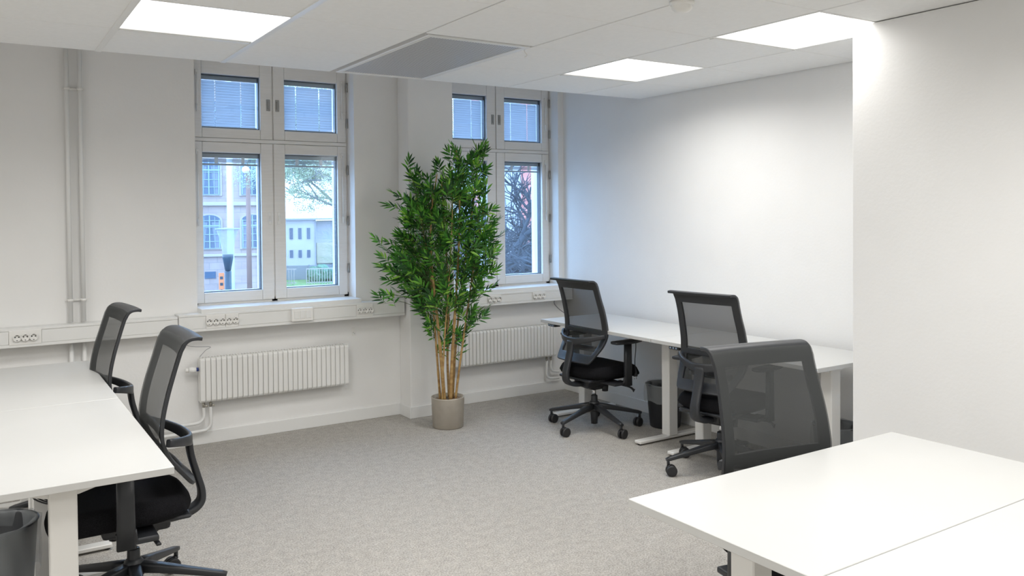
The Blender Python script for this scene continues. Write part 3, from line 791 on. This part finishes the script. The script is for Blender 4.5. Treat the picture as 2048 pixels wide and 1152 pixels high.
FENCE = mat('grey_fence', (.28, .30, .34), .7)
BARK = mat('dark_bark', (.035, .045, .06), .9)
BARK2 = mat('grey_bark', (.16, .18, .17), .9)
BUD = mat('spring_buds', (.34, .40, .26), .8)
HEDGE = noisy('hedge_leaves', (.06, .14, .10), (.14, .28, .18), 6, .9, .5)
RED = noisy('red_facade', (.52, .17, .14), (.60, .26, .21), 2, .8)
BROWNM = mat('rust_brown_steel', (.22, .13, .11), .6)
DARK = mat('dark_green_iron', (.03, .05, .07), .4)
ORANGE = mat('orange_sign', (.75, .25, .10), .5)
def dirp(az, dist, z=GZ): return (CAM.x+math.sin(az)*dist, CAM.y+math.cos(az)*dist, z)
MB().box(-60, 110, YW+.6, 160, GZ-.3, GZ).build('ground_outside', ASPH, kind='structure')
# sandstone building with arched windows, 50 m away; local x runs along its facade, local y points away from us
az = .243; D1 = 52.0
bd = empty('sandstone_building', dirp(az, D1), -az, label='pinkish sandstone building with tall arched windows seen through the left window', cat='building')
fx0, fx1, fh = -14.0, 3.1, 15.0
wx = [-.85+2.4*k for k in range(-5, 2)]
def arch(mb, cx, z0, z1, hw, y, n=10, inner=0):
    pts = [(cx-hw, z0), (cx+hw, z0), (cx+hw, z1)] + [(cx+hw*math.cos(PI*k/n), z1+hw*.55*math.sin(PI*k/n)) for k in range(1, n)] + [(cx-hw, z1)]
    return pts
MB().box(fx0, fx1, 0, 10, 0, fh).build('wall', STONE, bd)
MB().box(fx0-.1, fx1+.1, -.22, 0, 5.02, 5.24, .03).build('cornice', TRIM, bd)
MB().box(fx0-.1, fx1+.1, -.15, 0, 2.02, 2.18, .03).build('cornice', TRIM, bd)
MB().box(fx0-.3, fx1+.3, -.5, 10.2, fh, fh+.4, .03).build('roof_cornice', TRIM, bd)
for cx in wx:
    for (z0, z1) in ((5.68, 7.42), (2.52, 4.15), (9.3, 10.9)):
        fo = MB(); fo.prism(arch(None, cx, z0-.08, z1, .72, 0), 'y', -.10, 0); f = fo.build('window_surround', TRIM, bd)
        g = MB(); g.prism(arch(None, cx, z0, z1, .60, 0), 'y', -.13, -.101); g.build('pane', WGL, f)
        b = MB(); hw = .60
        for xx in (-.58, -.03, .52): b.box(cx+xx, cx+xx+.06, -.18, -.13, z0, z1+(.30 if xx == -.03 else .05))
        for xx in (-.32, .28): b.box(cx+xx, cx+xx+.03, -.17, -.13, z0, z1+.2)
        for k in range(5): b.box(cx-hw, cx+hw, -.17, -.13, z0+k*(z1-z0)/4-.015, z0+k*(z1-z0)/4+.02)
        b.box(cx-hw, cx+hw, -.19, -.13, z1-.35, z1-.27); b.build('glazing_bars', WFR, f)
        c_ = MB()
        for sg in (-1, 1): c_.face([(cx+sg*.57, -.135, z0), (cx+sg*.30, -.135, z0), (cx+sg*.12, -.135, z1-.1), (cx+sg*.57, -.135, z1-.1)])
        c_.build('curtain', CURT, f)
for cx in wx[1::2]: MB().box(cx-.3, cx+.3, -.05, .02, .75, 1.15).build('cellar_window', WGL, bd)
# white building further right
az2 = .345; D2_ = 74.0
b2 = empty('white_building', dirp(az2, D2_), -az2, label='white plastered building with rows of small windows seen through the left window behind bare branches', cat='building')
MB().box(-6, -.1, 0, 10, 0, 4.0).build('wall', PLAST, b2); MB().box(-.1, 9, .6, 10, 0, 3.85).build('wall', PLAST, b2)
MB().box(-.05, 5, .3, .6, 0.2, 2.0, .02).build('cladding', YEL, b2)
MB().box(-.16, -.09, -.1, 0, 0, 4.0).build('downpipe', FENCE, b2)
MB().box(-6.2, 9.2, -.3, 10, 4.0, 4.12).build('roof', FENCE, b2)
for k in range(6):
    for z, h_ in ((2.35, .95), (.75, .65)):
        MB().box(-4.45+k*.72, -4.18+k*.72, -.06, .02, z, z+h_).build('window', WGL, b2)
# red-white building behind the second window
az3 = .61; D3 = 39.0
b3 = empty('red_building', dirp(az3, D3), -az3, label='pale building with pinkish red bands seen through the window behind the bamboo', cat='building')
MB().box(-4, 5.5, 0, 8, 0, 13).build('wall', PLAST, b3)
for x in (-3.2, -.92, .42, 2.2): MB().box(x, x+.48, -.08, 0, 0, 13).build('red_band', RED, b3)
for z in (1.2, 4.2, 7.2):
    for x in (-2.3, -.26, 1.2): MB().box(x, x+.62, -.1, 0, z, z+1.7).build('window', WGL, b3)
# fence, lawn, hedge and barrier in front of the white building
def local(az, d, name, label, cat, **k): return empty(name, dirp(az, d), -az, label=label, cat=cat, **k)
lw = MB().box(-3.5, 9, -3.2, 3, -.02, .06).build('lawn', GRASS, None, kind='structure'); lw.location = dirp(az2, 55.5); lw.rotation_euler = (0, 0, -az2)
fn = local(az2, 58, 'board_fence', 'dark grey board fence in front of the white building outside', 'fence')
MB().box(-2.35, 8, 0, .08, 0, 1.02).build('fence_boards', FENCE, fn)
pm = MB()
for k in range(7): pm.box(-2.30+k*1.70, -2.22+k*1.70, -.08, 0, 0, 1.08)
pm.build('fence_posts', FENCE, fn)
for i, x in enumerate((-2.1, -.7)):
    rl = local(az2, 54, 'crowd_barrier', ('left' if i == 0 else 'right') + ' metal railing on the lawn seen through the left window', 'railing', group='metal railings on the lawn')
    q = MB(); L_ = .8 if i == 0 else 2.0
    q.box(x, x+L_, 0, .05, 1.0, 1.06); q.box(x, x+L_, 0, .05, .15, .2); q.build('rail', TRIM, rl)
    q = MB()
    for k in range(int(L_/.16)): q.box(x+k*.16, x+k*.16+.04, 0, .04, 0, 1.0)
    q.build('bars', TRIM, rl)
random.seed(8)
hd = MB()
for i in range(26):
    c = Vector((random.uniform(-.3, 5.5), random.uniform(-.4, .6), .35+random.random()*.35)); bmesh.ops.create_icosphere(hd.bm, subdivisions=2, radius=random.uniform(.35, .6), matrix=Matrix.Translation(c))
for v in hd.bm.verts: v.co += Vector((random.uniform(-.07, .07), random.uniform(-.07, .07), random.uniform(-.07, .07))); v.co.z = max(0, v.co.z)
ho = hd.build('hedge', HEDGE); ho.location = dirp(az2, 56.2); ho.rotation_euler = (0, 0, -az2); tag(ho, 'low dark green hedge on the lawn outside the left window', 'hedge')
# street lamp
lp = local(.2457, 22, 'street_lamp', 'street lamp with flared clear glass shade outside the left window', 'street lamp')
MB().lathe([(.0, 0), (.14, 0), (.13, .4), (.09, .5), (.08, 3.06), (.0, 3.06)], n=20).build('lamp_post', DARK, lp)
MB().lathe([(0, 3.06), (.07, 3.07), (.13, 3.40), (.13, 3.48), (0, 3.48)], n=24).build('lamp_base', DARK, lp)
MB().lathe([(.125, 3.48), (.14, 3.65), (.19, 3.88), (.27, 4.11)], n=24).build('lamp_shade', LAMPG, lp, solid=.01)
MB().lathe([(0, 4.15), (.30, 4.13), (.30, 4.11), (0, 4.11)], n=24).build('lamp_lid', WFR, lp)
fp = local(.249, 31, 'flagpole', 'white flagpole in front of the sandstone building', 'flagpole')
MB().cyl((0, 0, 0), (0, 0, 11), .13, .09, 16).build('pole', mat('white_pole', (.62, .66, .64), .4), fp)
MB().lathe([(0, 0), (.3, 0), (.3, .2), (.13, .3)], n=16).build('pole_foot', TRIM, fp)
bp = local(.2688, 40, 'light_mast', 'brown steel mast with two white cameras at its top', 'mast')
MB().cyl((0, 0, 0), (0, 0, 6.6), .12, .10, 14).build('mast', BROWNM, bp)
for z, x in ((6.52, -.10), (7.0, -.14)):
    q = MB(); bmesh.ops.create_uvsphere(q.bm, u_segments=14, v_segments=10, radius=.17, matrix=Matrix.Translation((x, -.12, z))); q.build('camera_dome', PORC, bp)
MB().box(-.03, .03, -.03, .03, 6.6, 7.15).build('camera_bracket', BROWNM, bp)
sg_ = local(.2385, 22.3, 'orange_sign', 'small orange notice board beside the street lamp', 'sign')
MB().box(-.065, .065, 0, .03, 2.58, 3.0, .005).build('sign_board', ORANGE, sg_)
q = MB()
for z in (2.68, 2.84): q.box(-.035, .035, -.008, 0, z, z+.07)
q.build('sign_marks', DARK, sg_)
MB().cyl((0, .03, 0), (0, .03, 3.0), .02, n=8).build('sign_post', DARK, sg_)
# trees
def tree(name, az, d, label, bark, trunk_h, trunk_r, seed, spread, levels, lean=(0, 0), buds=False, size=1.0, start=None, thick=1):
    random.seed(seed); t = local(az, d, name, label, 'tree'); m = MB(); bu = MB()
    def grow(p, d_, L, r, lv):
        n = 4; pts = [p]; cur = p.copy(); dd = d_.copy()
        for i in range(n):
            dd = (dd + Vector((random.uniform(-.22, .22), random.uniform(-.22, .22), random.uniform(-.16, .20)))).normalized(); cur = cur + dd*L/n; pts.append(cur.copy())
        m.tube(pts, [r*(1-.45*i/n) for i in range(n+1)], 6 if lv > 2 else 4, cap=False)
        if buds and lv <= 1:
            for q in pts[1:]:
                for _ in range(2):
                    c = q + Vector((random.uniform(-.12, .12), random.uniform(-.12, .12), random.uniform(-.12, .12))); s_ = random.uniform(.012, .026)
                    bu.face([c+Vector((s_, 0, 0)), c+Vector((0, s_, s_)), c+Vector((-s_, 0, 0)), c+Vector((0, -s_, -s_))])
        if lv <= 0: return
        nb = random.choice((3, 4)) if lv > 1 else random.choice((3, 4, 5))
        for k in range(nb):
            f = .35+.65*(k+1)/nb; idx = min(n, max(1, int(round(f*n)))); b_ = pts[idx]
            ax = Vector((random.uniform(-1, 1), random.uniform(-1, 1), random.uniform(-.35, .75))).normalized()
            nd_ = (dd*.75 + ax*spread).normalized()
            grow(b_, nd_, L*random.uniform(.58, .8), r*.52*thick, lv-1)
    top = Vector((lean[0], lean[1], trunk_h)); tp = rnd_path([(0, 0, 0), (lean[0]*.2, lean[1]*.2, trunk_h*.5), tuple(top)], 6)
    m.tube(tp, [trunk_r*(1-.3*i/len(tp)) for i in range(len(tp))], 10)
    for k in range(5):
        a = 2*PI*k/5+random.random()
        grow(tp[-1-k % 3], Vector((math.cos(a)*.9, math.sin(a)*.9, random.uniform(.2, .9))).normalized(), size, trunk_r*.55, levels)
    m.build('branches', bark, t)
    if buds: bu.build('buds', BUD, t)
    return t
tree('bare_tree', .412, 33, 'pale budding tree with wide fine branches outside the left window', BARK2, 4.95, .17, 3, .95, 6, (-.6, 0), True, 2.5, thick=.95)
tree('bare_tree', .60, 12, 'dark bare tree with dense twisting branches outside the window behind the bamboo', BARK, 3.0, .19, 21, 1.0, 5, (.1, 0), False, 1.35, thick=1.14)
tree('bare_tree', .53, 18, 'dark bare tree seen through the left panes of the window behind the bamboo', BARK, 3.0, .14, 9, 1.0, 5, (-.1, 0), False, 1.25, thick=1.15)
